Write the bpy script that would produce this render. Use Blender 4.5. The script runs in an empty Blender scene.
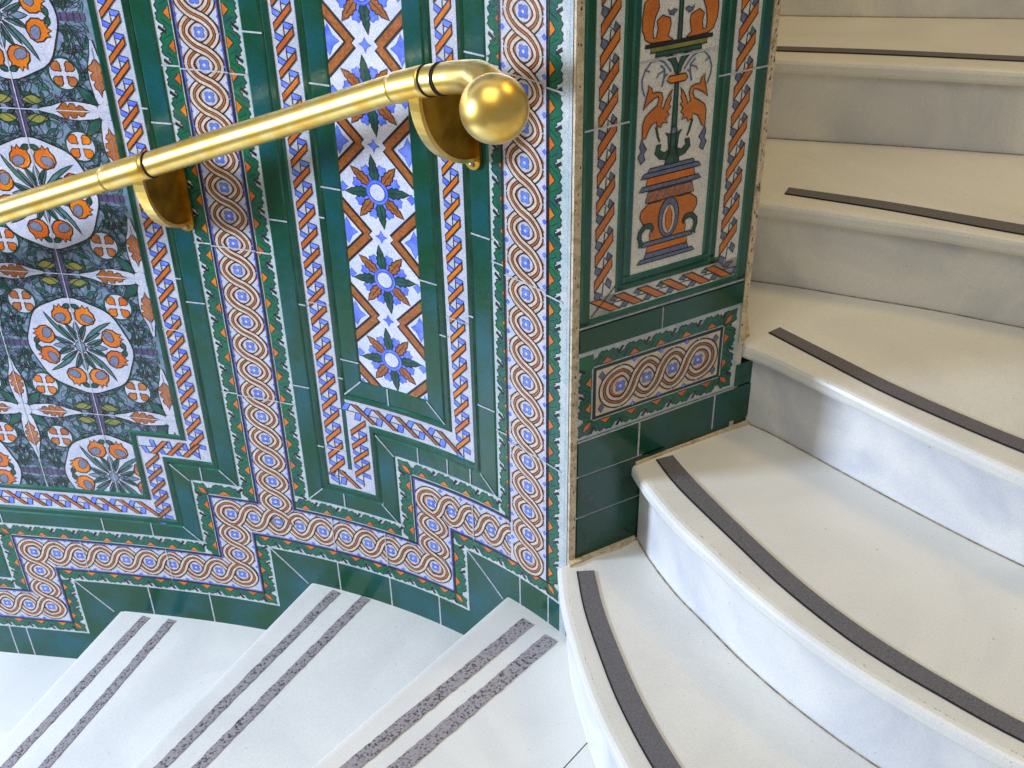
import bpy, math, random
import numpy as np
from mathutils import Vector, Matrix
random.seed(7)
PI = math.pi
scn = bpy.context.scene
col = scn.collection

# ------------------------------------------------------------------ materials
def lin(c):
    return tuple((v/255/12.92 if v/255 <= .04045 else ((v/255+.055)/1.055)**2.4) for v in c)

def new_mat(name):
    m = bpy.data.materials.new(name); m.use_nodes = True
    nt = m.node_tree; b = nt.nodes['Principled BSDF']
    return m, nt, b

def glaze(name, c1, c2=None, rough=.22, scale=28, bump=.12, bscale=90, contrast=(.35, .65), coat=0.0):
    """glazed or painted surface: two tones mixed by noise, a little surface wobble"""
    m, nt, b = new_mat(name)
    c2 = c2 or c1
    tc = nt.nodes.new('ShaderNodeTexCoord')
    n = nt.nodes.new('ShaderNodeTexNoise'); n.inputs['Scale'].default_value = scale; n.inputs['Detail'].default_value = 4
    r = nt.nodes.new('ShaderNodeValToRGB')
    r.color_ramp.elements[0].position, r.color_ramp.elements[1].position = contrast
    r.color_ramp.elements[0].color = (*lin(c1), 1); r.color_ramp.elements[1].color = (*lin(c2), 1)
    nt.links.new(tc.outputs['Object'], n.inputs['Vector']); nt.links.new(n.outputs['Fac'], r.inputs['Fac'])
    sp = nt.nodes.new('ShaderNodeTexNoise'); sp.inputs['Scale'].default_value = 420; sp.inputs['Detail'].default_value = 2
    mr = nt.nodes.new('ShaderNodeMapRange'); mr.inputs['From Min'].default_value = .3; mr.inputs['From Max'].default_value = .7; mr.inputs['To Min'].default_value = .74; mr.inputs['To Max'].default_value = 1.16
    hs = nt.nodes.new('ShaderNodeHueSaturation')
    nt.links.new(tc.outputs['Object'], sp.inputs['Vector']); nt.links.new(sp.outputs['Fac'], mr.inputs['Value']); nt.links.new(mr.outputs['Result'], hs.inputs['Value'])
    nt.links.new(r.outputs['Color'], hs.inputs['Color']); nt.links.new(hs.outputs['Color'], b.inputs['Base Color'])
    n2 = nt.nodes.new('ShaderNodeTexNoise'); n2.inputs['Scale'].default_value = bscale; n2.inputs['Detail'].default_value = 3
    nt.links.new(tc.outputs['Object'], n2.inputs['Vector'])
    bp = nt.nodes.new('ShaderNodeBump'); bp.inputs['Strength'].default_value = bump; bp.inputs['Distance'].default_value = .004
    nt.links.new(n2.outputs['Fac'], bp.inputs['Height']); nt.links.new(bp.outputs['Normal'], b.inputs['Normal'])
    b.inputs['Roughness'].default_value = rough
    if coat: b.inputs['Coat Weight'].default_value = coat; b.inputs['Coat Roughness'].default_value = .1
    return m

M = {}
M['green']   = glaze('green_glaze', (6, 72, 46), (14, 84, 92), .2, 9, .10, 60, (.42, .68))
M['green2']  = glaze('pale_green_glaze', (18, 90, 66), (44, 116, 96), .2, 20, .1, 60)
M['greenD']  = glaze('dark_green_glaze', (8, 54, 38), (14, 70, 54), .2, 14, .1, 60)
M['leaf']    = glaze('leaf_green_glaze', (18, 106, 64), (22, 86, 78), .25, 40, .15)
M['leafD']   = glaze('deep_leaf_glaze', (14, 66, 50), (36, 92, 80), .3, 60, .2)
M['white']   = glaze('white_glaze', (222, 223, 234), (204, 209, 232), .22, 30, .12)
M['bone']   = glaze('bone_white_glaze', (226, 222, 212), (212, 210, 206), .24, 30, .12)
M['dimmed_white']   = glaze('dimmed_lilac_white_glaze', (204, 202, 212), (186, 188, 206), .22, 30, .12)  # off-white of borders and medallions, greyed to put dimmer light into the colour
M['cream']   = glaze('cream_glaze', (222, 204, 186), (206, 178, 156), .22, 60, .12)
M['black']   = glaze('manganese_line', (22, 16, 22), (34, 26, 30), .35, 40, .1)
M['brown']   = glaze('brown_glaze', (150, 84, 36), (176, 104, 50), .25, 120, .25)
M['rust']    = glaze('rust_glaze', (190, 92, 34), (212, 114, 40), .25, 16, .12)
M['rust2']  = glaze('orange_brown_glaze', (214, 122, 38), (196, 104, 34), .25, 26, .12)
M['orange']  = glaze('orange_glaze', (224, 128, 20), (205, 96, 26), .25, 12, .12)
M['ochre']   = glaze('ochre_glaze', (190, 116, 62), (166, 88, 40), .25, 50, .12)
M['blue']    = glaze('blue_glaze', (88, 112, 232), (120, 146, 240), .22, 50, .12)
M['blueD']   = glaze('deep_blue_glaze', (62, 78, 170), (90, 108, 214), .25, 90, .12)
M['slate']   = glaze('slate_blue_glaze', (84, 98, 134), (110, 122, 150), .28, 160, .2)
M['purple']  = glaze('purple_brown_glaze', (66, 58, 88), (92, 80, 112), .3, 60, .2)
M['foliage'] = glaze('grey_green_leaf_glaze', (52, 104, 92), (84, 124, 126), .3, 60, .2)
M['lilac']   = glaze('grey_lilac_glaze', (128, 142, 166), (92, 118, 130), .3, 90, .2)
M['seed']    = glaze('speckled_grey_glaze', (140, 148, 176), (80, 86, 110), .3, 420, .2)
M['yellow']  = glaze('olive_yellow_glaze', (150, 140, 60), (110, 120, 60), .3, 60, .2)
M['grout']   = glaze('pale_grout', (196, 198, 204), (170, 172, 180), .8, 80, .3)
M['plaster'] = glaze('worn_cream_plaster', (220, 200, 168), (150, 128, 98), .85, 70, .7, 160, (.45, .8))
M['wall']    = glaze('painted_plaster', (222, 216, 200), (208, 200, 184), .8, 12, .2)
M['edge']    = glaze('white_edge_glaze', (200, 204, 206), (172, 190, 190), .25, 40, .2)

def marble_mat(name, base=(236, 236, 232), vein=(206, 208, 214), rough=.32):
    m, nt, b = new_mat(name)
    tc = nt.nodes.new('ShaderNodeTexCoord')
    n = nt.nodes.new('ShaderNodeTexNoise'); n.inputs['Scale'].default_value = 3.2; n.inputs['Detail'].default_value = 7; n.inputs['Distortion'].default_value = 1.6
    r = nt.nodes.new('ShaderNodeValToRGB'); r.color_ramp.elements[0].position = .36; r.color_ramp.elements[1].position = .6
    r.color_ramp.elements[0].color = (*lin(vein), 1); r.color_ramp.elements[1].color = (*lin(base), 1)
    nt.links.new(tc.outputs['Object'], n.inputs['Vector']); nt.links.new(n.outputs['Fac'], r.inputs['Fac'])
    # sparse dirt specks and small chips
    v = nt.nodes.new('ShaderNodeTexNoise'); v.inputs['Scale'].default_value = 130; v.inputs['Detail'].default_value = 5
    r2 = nt.nodes.new('ShaderNodeValToRGB'); r2.color_ramp.elements[0].position = .70; r2.color_ramp.elements[1].position = .76
    nt.links.new(tc.outputs['Object'], v.inputs['Vector']); nt.links.new(v.outputs['Fac'], r2.inputs['Fac'])
    mx = nt.nodes.new('ShaderNodeMix'); mx.data_type = 'RGBA'
    mul = nt.nodes.new('ShaderNodeMath'); mul.operation = 'MULTIPLY'; mul.inputs[1].default_value = .5
    nt.links.new(r2.outputs['Color'], mul.inputs[0]); nt.links.new(mul.outputs[0], mx.inputs['Factor'])
    nt.links.new(r.outputs['Color'], mx.inputs['A']); mx.inputs['B'].default_value = (*lin((120, 112, 100)), 1)
    sp = nt.nodes.new('ShaderNodeTexNoise'); sp.inputs['Scale'].default_value = 380; sp.inputs['Detail'].default_value = 2
    mr = nt.nodes.new('ShaderNodeMapRange'); mr.inputs['From Min'].default_value = .3; mr.inputs['From Max'].default_value = .7; mr.inputs['To Min'].default_value = .90; mr.inputs['To Max'].default_value = 1.04
    hs = nt.nodes.new('ShaderNodeHueSaturation')
    nt.links.new(tc.outputs['Object'], sp.inputs['Vector']); nt.links.new(sp.outputs['Fac'], mr.inputs['Value']); nt.links.new(mr.outputs['Result'], hs.inputs['Value'])
    nt.links.new(mx.outputs['Result'], hs.inputs['Color']); nt.links.new(hs.outputs['Color'], b.inputs['Base Color'])
    b.inputs['Roughness'].default_value = rough
    bp = nt.nodes.new('ShaderNodeBump'); bp.inputs['Strength'].default_value = .06; bp.inputs['Distance'].default_value = .003
    nt.links.new(v.outputs['Fac'], bp.inputs['Height']); nt.links.new(bp.outputs['Normal'], b.inputs['Normal'])
    return m
M['marble'] = marble_mat('white_marble', (232, 232, 226), (222, 222, 218), .34)
M['riser'] = marble_mat('veined_white_marble', (234, 234, 232), (204, 208, 216))
M['tape'] = glaze('grey_grip_tape', (100, 98, 104), (116, 114, 118), .75, 260, .5, 700)
M['tapeD'] = glaze('black_rubber_edge', (18, 17, 18), (26, 24, 25), .8, 80, .2)
def grit_mat():
    m, nt, b = new_mat('pitted_grey_grip')
    tc = nt.nodes.new('ShaderNodeTexCoord')
    n = nt.nodes.new('ShaderNodeTexNoise'); n.inputs['Scale'].default_value = 210; n.inputs['Detail'].default_value = 3
    r = nt.nodes.new('ShaderNodeValToRGB'); r.color_ramp.elements[0].position = .34; r.color_ramp.elements[1].position = .5
    r.color_ramp.elements[0].color = (*lin((58, 54, 56)), 1); r.color_ramp.elements[1].color = (*lin((158, 152, 156)), 1)
    nt.links.new(tc.outputs['Object'], n.inputs['Vector']); nt.links.new(n.outputs['Fac'], r.inputs['Fac'])
    nt.links.new(r.outputs['Color'], b.inputs['Base Color']); b.inputs['Roughness'].default_value = .85
    bp = nt.nodes.new('ShaderNodeBump'); bp.inputs['Strength'].default_value = .6; bp.inputs['Distance'].default_value = .003
    nt.links.new(n.outputs['Fac'], bp.inputs['Height']); nt.links.new(bp.outputs['Normal'], b.inputs['Normal'])
    return m
M['dirt'] = glaze('brown_joint_dirt', (176, 166, 146), (128, 118, 104), .9, 90, .4)
M['grit'] = grit_mat()
def brass_mat(name, c1, c2, rough):
    m, nt, b = new_mat(name)
    tc = nt.nodes.new('ShaderNodeTexCoord')
    n = nt.nodes.new('ShaderNodeTexNoise'); n.inputs['Scale'].default_value = 26; n.inputs['Detail'].default_value = 5
    r = nt.nodes.new('ShaderNodeValToRGB'); r.color_ramp.elements[0].position = .35; r.color_ramp.elements[1].position = .62
    r.color_ramp.elements[0].color = (*lin(c2), 1); r.color_ramp.elements[1].color = (*lin(c1), 1)
    nt.links.new(tc.outputs['Object'], n.inputs['Vector']); nt.links.new(n.outputs['Fac'], r.inputs['Fac'])
    nt.links.new(r.outputs['Color'], b.inputs['Base Color'])
    b.inputs['Metallic'].default_value = 1; b.inputs['Roughness'].default_value = rough
    rr = nt.nodes.new('ShaderNodeMapRange'); rr.inputs['To Min'].default_value = rough+.12; rr.inputs['To Max'].default_value = rough-.06
    nt.links.new(n.outputs['Fac'], rr.inputs['Value']); nt.links.new(rr.outputs['Result'], b.inputs['Roughness'])
    return m
M['brass'] = brass_mat('worn_brass', (255, 226, 140), (244, 196, 84), .30)
M['brassD'] = brass_mat('dull_brass', (196, 150, 50), (150, 112, 34), .5)
M['screw'] = brass_mat('steel_screw', (190, 186, 176), (150, 146, 140), .35)

# ------------------------------------------------------------------ object helpers
def tag(o, label=None, cat=None, group=None, kind=None):
    if label: o['label'] = label
    if cat: o['category'] = cat
    if group: o['group'] = group
    if kind: o['kind'] = kind
    return o

def link_mesh(name, verts, faces, mats, fm=None, parent=None, smooth=False):
    me = bpy.data.meshes.new(name)
    me.from_pydata([tuple(v) for v in verts], [], faces)
    for m in mats: me.materials.append(m)
    if fm is not None: me.polygons.foreach_set('material_index', fm)
    if smooth: me.polygons.foreach_set('use_smooth', [True]*len(me.polygons))
    me.update()
    o = bpy.data.objects.new(name, me); col.objects.link(o)
    if parent: o.parent = parent; o.matrix_parent_inverse = Matrix.Translation(-parent.location) if parent.type == 'EMPTY' else Matrix()
    return o

def empty(name, loc):
    o = bpy.data.objects.new(name, None); col.objects.link(o); o.location = loc; o.empty_display_size = .05
    return o

# ------------------------------------------------------------------ the curved wall: plan curve, arc length s (0 at the corner), height z
CX, CY = -1.1487059521811938, 0.21177165663127362
CO = [0.861643630798714, -3.095796809477473, 3.6167149419731364, 0.4822890452558058]
TH = np.linspace(2.2, .6, 3201)
RR = np.polyval(CO, np.clip(TH, .75, 1.75))
CP = np.stack([CX+RR*np.cos(TH), CY+RR*np.sin(TH)], -1)
SS = np.r_[0, np.cumsum(np.hypot(*np.diff(CP, axis=0).T))]-2.60620075815893
# beyond the curved part the wall carries on straight
_i = int(np.argmax(TH <= 1.75)); _t = CP[_i+1]-CP[_i]; _t /= np.linalg.norm(_t)
_L = np.linspace(-1.4, -.01, 140)
CP = np.vstack([CP[_i]+_t*_L[:, None], CP[_i:]]); SS = np.r_[SS[_i]+_L, SS[_i:]]
G = np.gradient(CP, SS, axis=0); G /= np.hypot(G[:, 0], G[:, 1])[:, None]
NN = np.c_[G[:, 1], -G[:, 0]]            # towards the room
CORNER = np.array([0.09744974, 1.57069827])
AZ = .5048
PD = np.array([math.cos(AZ), math.sin(AZ)]); PN = np.array([PD[1], -PD[0]])
def W(s, z, o=0.0):
    x = np.interp(s, SS, CP[:, 0]); y = np.interp(s, SS, CP[:, 1])
    nx = np.interp(s, SS, NN[:, 0]); ny = np.interp(s, SS, NN[:, 1])
    return (x+nx*o, y+ny*o, z)
def Pm(t, z, o=0.0):
    p = CORNER+PD*t+PN*o
    return (p[0], p[1], z)

# ------------------------------------------------------------------ ceramic pattern builder (2-D polygons in wall coordinates, raised in thin coats)
LAY = .00028
def clip_half(poly, ax, val, keep_less):
    out = []
    n = len(poly)
    for i in range(n):
        a, b = poly[i], poly[(i+1) % n]
        ia = (a[ax] <= val) if keep_less else (a[ax] >= val)
        ib = (b[ax] <= val) if keep_less else (b[ax] >= val)
        if ia: out.append(a)
        if ia != ib:
            k = (val-a[ax])/(b[ax]-a[ax]); out.append((a[0]+k*(b[0]-a[0]), a[1]+k*(b[1]-a[1])))
    return out
def area(p):
    return sum(p[i][0]*p[(i+1) % len(p)][1]-p[(i+1) % len(p)][0]*p[i][1] for i in range(len(p)))/2
class Mosaic:
    def __init__(self, mapf, curved):
        self.f = mapf; self.curved = curved; self.v = []; self.fc = []; self.fm = []; self.mats = []; self.clip = None
    def mi(self, m):
        if m not in self.mats: self.mats.append(m)
        return self.mats.index(m)
    def raw(self, pts3, m):
        k = len(self.v); self.v += [self.f(*p) for p in pts3]; self.fc.append(list(range(k, k+len(pts3)))); self.fm.append(self.mi(m))
    def poly(self, pts, m, lay):
        rects = self.clip if self.clip else [None]
        for rc in rects:
            p = list(pts)
            if rc:
                for ax, val, less in ((0, rc[0], False), (0, rc[1], True), (1, rc[2], False), (1, rc[3], True)):
                    p = clip_half(p, ax, val, less)
                    if len(p) < 3: break
            if len(p) < 3 or abs(area(p)) < 1e-9: continue
            if area(p) < 0: p = p[::-1]
            x0 = min(q[0] for q in p); x1 = max(q[0] for q in p)
            if self.curved and x1-x0 > .04:
                n = math.ceil((x1-x0)/.03)
                for i in range(n):
                    a = x0+(x1-x0)*i/n; b = x0+(x1-x0)*(i+1)/n
                    q = clip_half(clip_half(p, 0, a, False), 0, b, True)
                    if len(q) >= 3 and abs(area(q)) > 1e-9: self.raw([(u, w, lay*LAY) for u, w in q], m)
            else: self.raw([(u, w, lay*LAY) for u, w in p], m)
    def strip(self, pts, w, m, lay, closed=False):
        """ribbon of width w along pts"""
        n = len(pts); L = []; R = []
        for i in range(n):
            a = pts[i-1] if (i > 0 or closed) else pts[i]
            b = pts[(i+1) % n] if (i < n-1 or closed) else pts[i]
            dx, dy = b[0]-a[0], b[1]-a[1]; d = math.hypot(dx, dy) or 1
            ww = (w[i] if isinstance(w, (list, tuple)) else w)/2
            L.append((pts[i][0]-dy/d*ww, pts[i][1]+dx/d*ww)); R.append((pts[i][0]+dy/d*ww, pts[i][1]-dx/d*ww))
        for i in range(n if closed else n-1):
            j = (i+1) % n
            self.poly([R[i], R[j], L[j], L[i]], m, lay)
    def blob(self, pts, fill, lay, ow=.0016, oc=None):
        ow *= 1.25
        self.poly(pts, M[fill], lay)
        if ow: self.strip(pts, ow, M[oc or 'black'], lay+.5, True)
    def disc(self, c, rx, ry, m, lay, n=20, rot=0):
        self.poly(ell(c, rx, ry, n, rot), m, lay)
    def ring(self, path, a, b, m, ha, hb):
        """band between two offsets of an axis-aligned path, with heights (metres)"""
        A = offs(path, a); B = offs(path, b)
        for i in range(len(path)-1):
            L = max(abs(path[i+1][0]-path[i][0]), abs(path[i+1][1]-path[i][1]))
            n = max(1, math.ceil(L/(.03 if abs(path[i+1][0]-path[i][0]) > .001 else .4)))
            for k in range(n):
                q = []
                for P_, h, kk in ((A, ha, k), (A, ha, k+1), (B, hb, k+1), (B, hb, k)):
                    t = kk/n; q.append((P_[i][0]+(P_[i+1][0]-P_[i][0])*t, P_[i][1]+(P_[i+1][1]-P_[i][1])*t, h))
                if area(q) < 0: q = q[::-1]
                self.raw(q, m)
    def moulded(self, path, a, b, m, base, top, bev=.003, edge=None):
        s = 1 if b > a else -1
        bev *= s
        self.ring(path, a, a+bev, edge or m, base, top); self.ring(path, a+bev, b-bev, m, top, top); self.ring(path, b-bev, b, edge or m, top, base)
    def build(self, name, parent):
        return link_mesh(name, self.v, self.fc, self.mats, self.fm, parent)
def ell(c, rx, ry, n=20, rot=0):
    cr, sr = math.cos(rot), math.sin(rot)
    return [(c[0]+rx*math.cos(2*PI*i/n)*cr-ry*math.sin(2*PI*i/n)*sr, c[1]+rx*math.cos(2*PI*i/n)*sr+ry*math.sin(2*PI*i/n)*cr) for i in range(n)]
def offs(path, d):
    """offset to the left of travel, mitred, axis-aligned path"""
    out = []
    n = len(path)
    def nrm(i):
        dx, dy = path[i+1][0]-path[i][0], path[i+1][1]-path[i][1]; L = math.hypot(dx, dy); return (-dy/L, dx/L)
    for i in range(n):
        if i == 0: nx, ny = nrm(0); out.append((path[0][0]+nx*d, path[0][1]+ny*d))
        elif i == n-1: nx, ny = nrm(n-2); out.append((path[i][0]+nx*d, path[i][1]+ny*d))
        else:
            a, b = nrm(i-1), nrm(i)
            out.append((path[i][0]+(a[0]+b[0])*d, path[i][1]+(a[1]+b[1])*d))
    return out

# -- leaf border along a segment: black line side at v=0, outside at v=w
def frame(p0, p1, side):
    dx, dy = p1[0]-p0[0], p1[1]-p0[1]; L = math.hypot(dx, dy); ux, uy = dx/L, dy/L
    vx, vy = (-uy*side, ux*side)
    return L, (lambda u, v: (p0[0]+ux*u+vx*v, p0[1]+uy*u+vy*v))
def leaf_run(mo, p0, p1, side, w=.036, per=.0562):
    L, F = frame(p0, p1, side)
    n = max(1, round(L/per)); c = L/n; k = w/.036
    mo.poly([F(0, 0), F(L, 0), F(L, w), F(0, w)], M['edge'], 1)
    prof = [(0, .015), (.06, .020), (.13, .019), (.2, .027), (.3, .0315), (.38, .029), (.45, .0315), (.53, .026), (.6, .028), (.7, .031), (.8, .026), (.86, .028), (.94, .019), (1, .015)]
    for i in range(n):
        u = i*c
        top = [F(u+a*c, b*k) for a, b in prof]
        mo.poly([F(u, .003*k)]+[F(u+c, .003*k)]+top[::-1], M['leaf'], 2)
        mo.strip(top, .0017, M['black'], 3)
        mo.blob([F(u+c*.28, .004*k), F(u+c*.72, .004*k), F(u+c*.62, .010*k), F(u+c*.5, .0165*k), F(u+c*.38, .010*k)], 'orange', 3, .0012)
        mo.poly([F(u+c*.86, .017*k), F(u+c*.96, .0165*k), F(u+c*1.12, .029*k), F(u+c*1.02, .031*k)], M['black'], 3.4)
        mo.strip([F(u+c*.12, .006*k), F(u+c*.2, .014*k), F(u+c*.3, .022*k)], .0011, M['black'], 3)
        mo.strip([F(u+c*.88, .006*k), F(u+c*.8, .014*k), F(u+c*.72, .022*k)], .0011, M['greenD'], 3)
def leaf_path(mo, path, side, w=.036):
    """leaf border outside an axis-aligned path; corners get a diagonal leaf"""
    n = len(path)
    dirs = [(np.array(path[i+1])-np.array(path[i])) for i in range(n-1)]
    dirs = [d/np.linalg.norm(d) for d in dirs]
    for i in range(n-1):
        a = np.array(path[i], float); b = np.array(path[i+1], float)
        for end in (0, 1):
            j = i-1 if end == 0 else i
            if 0 <= j < n-2:
                turn = dirs[j][0]*dirs[j+1][1]-dirs[j][1]*dirs[j+1][0]
                inner = turn*side > 0           # turning towards the leaf side: runs collide, shorten one of them
                if inner and end == 1: b = b-dirs[i]*w
        leaf_run(mo, tuple(a), tuple(b), side, w)
    for i in range(1, n-1):
        turn = dirs[i-1][0]*dirs[i][1]-dirs[i-1][1]*dirs[i][0]
        if turn*side < 0:                        # outer corner: fill the square
            p = np.array(path[i], float); nv = lambda d: np.array([-d[1], d[0]])*side
            a = nv(dirs[i-1])*w; b = nv(dirs[i])*w
            mo.poly([tuple(p), tuple(p+a), tuple(p+a+b), tuple(p+b)], M['edge'], 1)
            q = [p, p+a*.5, p+a*.86+b*.2, p+a*.78+b*.42, p+(a+b)*.84, p+a*.42+b*.78, p+b*.86+a*.2, p+b*.5]
            mo.blob([tuple(v) for v in q], 'leaf', 2)
            q = [p+(a+b)*.05, p+a*.45+b*.2, p+(a+b)*.6, p+b*.45+a*.2]
            mo.blob([tuple(v) for v in q], 'orange', 3, .0012)

# -- guilloche (double strand plait round little blue flowers)
GA, GP = .0292, .0562
def flower(mo, c, r=.0115, up=0):
    pts = []
    for i in range(16):
        a = 2*PI*i/16+PI/4; rr = r*(1.0 if i % 4 == 0 else (.62 if i % 4 == 2 else .86))
        pts.append((c[0]+rr*math.cos(a), c[1]+rr*math.sin(a)))
    mo.blob(pts, 'blue', 2.3+up, .0013, 'slate')
    mo.disc(c, r*.24, r*.24, M['white'], 3.1+up, 8)
    for a in (PI/4, 3*PI/4): mo.strip([(c[0]-r*.8*math.cos(a), c[1]-r*.8*math.sin(a)), (c[0]+r*.8*math.cos(a), c[1]+r*.8*math.sin(a))], .0008, M['slate'], 2.9+up)
def plait(mo, p0, p1, n, per, amp=GA, skip_first=False, ends=(True, True), up=0):
    """n eyes from p0 to p1 (eye centres), n-1 crossings between"""
    dx, dy = p1[0]-p0[0], p1[1]-p0[1]; L = math.hypot(dx, dy); ux, uy = dx/L, dy/L
    F = lambda u, v: (p0[0]+ux*u-uy*v, p0[1]+uy*u+ux*v)
    per = L/(n-1); sc = amp/GA
    K = 16
    def strand(u0, sgn, lay):
        pts = [F(u0+per*k/K, sgn*amp*math.copysign(abs(math.cos(PI*k/K))**.72, math.cos(PI*k/K))) for k in range(K+1)]
        # orange shading line on the inside, black edges, two cream bands
        for w, m, l in ((.0218, 'black', 0), (.0166, 'cream', .35), (.0064, 'black', .7), (.0026, 'ochre', 1.05)):
            mo.strip(pts, w*sc, M[m], lay+l+up)
    for i in range(n):
        c = F(i*per, 0)
        if not (skip_first and i == 0):
            # inner ring of each eye
            mo.strip(ell(c, .0168*sc, .0176*sc, 20, math.atan2(uy, ux)), .0044*sc, M['ochre'], 2+up, True)
            flower(mo, c, .0112*sc, up)
    for i in range(n-1):
        # small ochre arcs outside the crossing
        for sg in (1, -1):
            mo.strip([F(i*per+per*(.5+q*.34), sg*amp*(1.40-1.05*(1-abs(q))**1.5)) for q in (-1, -.6, -.25, 0, .25, .6, 1)], .0036*sc, M['ochre'], 1.5+up)
            c = F((i+.5)*per, sg*amp*1.42)
            mo.blob([(c[0]+.0045*sc*math.cos(PI/2*j), c[1]+.0045*sc*math.sin(PI/2*j)) for j in range(4)], 'blue', 2+up, .0008, 'blueD')
        strand(i*per, 1, 2.5)
        strand(i*per, -1, 4.2)
    for e, i in ((ends[0], 0), (ends[1], n-1)):
        if e:
            c = F(i*per, 0)
            sgn = -1 if i == 0 else 1
            pts = [F(i*per+sgn*amp*1.05*math.sin(PI*k/14), amp*math.cos(PI*k/14)) for k in range(15)]
            for w, m, l in ((.0218, 'black', 0), (.0166, 'cream', .35), (.0064, 'black', .7), (.0026, 'ochre', 1.05)):
                mo.strip(pts, w*sc, M[m], 3.2+l+up)

# -- ribbon plait: slanted orange bars over blue ones
def braid_run(mo, p0, p1, w, per=.0398, bar='rust', cross='blue', flip=1, thin=.30, lattice=False):
    dx, dy = p1[0]-p0[0], p1[1]-p0[1]; L = math.hypot(dx, dy); ux, uy = dx/L, dy/L
    n = max(1, round(L/per)); P = L/n; h = w*.36
    F = lambda u, v: (p0[0]+ux*u+uy*v*flip, p0[1]+uy*u-ux*v*flip)
    q = lambda i, pts: [F((i+b)*P, a*h) for a, b in pts]
    for i in range(n):
        mo.blob(q(i, [(-1, -.28), (-1, -.02), (0, -.22), (0, -.50)]), cross, 4, .0014)
        mo.blob(q(i, [(0, .20), (0, .46), (1, .38-.02), (1, .10)]), cross, 4, .0014)
        mo.strip(q(i, [(0, -.6), (0, -.2)])+q(i, [(0, .3)]), .0015, M['black'], 5)
        mo.blob(q(i, [(-1, 0), (1, .94), (1, .94+thin+.04), (-1, thin+.04)]), bar, 6.5, .0019)
        if lattice:
            mo.blob(q(i, [(-1, .55), (-.2, .12), (.05, .28), (-.8, .80)]), cross, 3, .0012)

# =================================================================== WALL LEFT (curved, tiled)
ZT = 1.62
PM = [(-2.32, -.462), (-1.965, -.462), (-1.965, -.286), (-1.448, -.286), (-1.448, -.111), (-.931, -.111), (-.931, .066), (-.815, .066), (-.815, ZT)]
PC = [(-.650, ZT), (-.650, .068), (-.428, .068), (-.428, .243), (-.180, .243), (-.180, ZT)]
PR = [(-.544, ZT), (-.544, .349), (-.286, .349), (-.286, ZT)]
PL = [(-2.32, -.594), (-1.840, -.594), (-1.840, -.418), (-1.323, -.418), (-1.323, -.241), (-.802, -.241), (-.802, -.063), (-.302, -.063), (-.302, .106), (-.058, .106), (-.058, ZT)]

def curved_solid(name, s0, s1, z0, z1, th, mat, parent=None):
    v = []; f = []
    n = 90
    for i in range(n+1):
        s = s0+(s1-s0)*i/n
        for o in (0, -th):
            for z in (z0, z1): v.append(W(s, z, o))
    for i in range(n):
        a = 4*i; b = a+4
        f += [[a, b, b+1, a+1], [a+2, a+3, b+3, b+2], [a+1, b+1, b+3, a+3], [a, a+2, b+2, b]]
    f += [[0, 1, 3, 2], [4*n, 4*n+2, 4*n+3, 4*n+1]]
    return link_mesh(name, v, f, [mat], None, parent)
wall_left = curved_solid('wall_left', -2.45, 0, -.95, 2.45, .14, M['wall'])
tag(wall_left, kind='structure')

# base coat of dark green tiles with pale joints
mo = Mosaic(W, True)
mo.poly([(-2.40, -.9), (-.022, -.9), (-.022, ZT), (-2.40, ZT)], M['green'], .4)
corners = [(-2.32, -.63), (-1.804, -.63), (-1.804, -.454), (-1.287, -.454), (-1.287, -.277), (-.766, -.277), (-.766, -.099), (-.266, -.099), (-.266, .070), (-.022, .070)]
for p, q in (((-1.804, -.454), (-1.72, -.55)), ((-1.287, -.277), (-1.205, -.37)), ((-.766, -.099), (-.682, -.185)), ((-.266, .070), (-.176, -.015))):
    mo.strip([p, q], .0032, M['grout'], 1.2)
for s, za, zb in ((-1.75, -.65, -.45), (-1.62, -.65, -.45), (-1.50, -.58, -.45), (-1.455, -.58, -.45), (-1.10, -.40, -.27), (-.945, -.40, -.27), (-.60, -.22, -.09), (-.47, -.22, -.09), (-.345, -.22, -.09), (-.13, -.05, .08), (-.055, -.05, .08)):
    mo.strip([(s, za), (s, zb)], .0032, M['grout'], 1.2)
mo.build('green_skirting_tiles', wall_left)

# wide green tiles and thin green mouldings framing the panels
mo = Mosaic(W, True)
mo.moulded(PM, 0, .040, M['green'], .0004, .0032, .003, M['green2'])
mo.moulded(PC, 0, .040, M['green'], .0004, .0032, .003, M['green2'])
mo.moulded(PR, .015, .054, M['green'], .0004, .0032, .003, M['green2'])
for pth, a, b in ((PM, .042, .056), (PM, .106, .120), (PC, .042, .056), (PR, 0, .014)):
    mo.moulded(pth, a, b, M['greenD'], .0004, .0042, .0035, M['green2'])
gl = M['grout']
for x0, x1, zs in ((-.855, -.815, (.52, .885, 1.22)), (-.871, -.857, (.57, .91)), (-.650, -.610, (.36, .72, 1.06)), (-.608, -.594, (.22, .55, .89)), (-.530, -.490, (.445, .80, .985)), (-.544, -.530, (.40, .74)),
                   (-.342, -.300, (.66, .99)), (-.300, -.286, (.56, .97)), (-.220, -.180, (.44, .78, 1.08)), (-.238, -.222, (.62, .95))):
    for z in zs: mo.strip([(x0, z), (x1, z)], .0030, gl, 16)
for (a, b) in (((-.931, .066), (-.971, .106)), ((-.815, .066), (-.855, .106)), ((-.931, -.111), (-.971, -.071)), ((-.650, .068), (-.610, .108)), ((-.428, .068), (-.468, .108)), ((-.428, .243), (-.468, .283)), ((-.180, .243), (-.220, .283)), ((-.530, .364), (-.490, .403)), ((-.300, .364), (-.340, .403))):
    mo.strip([a, b], .0028, gl, 16)
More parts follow.
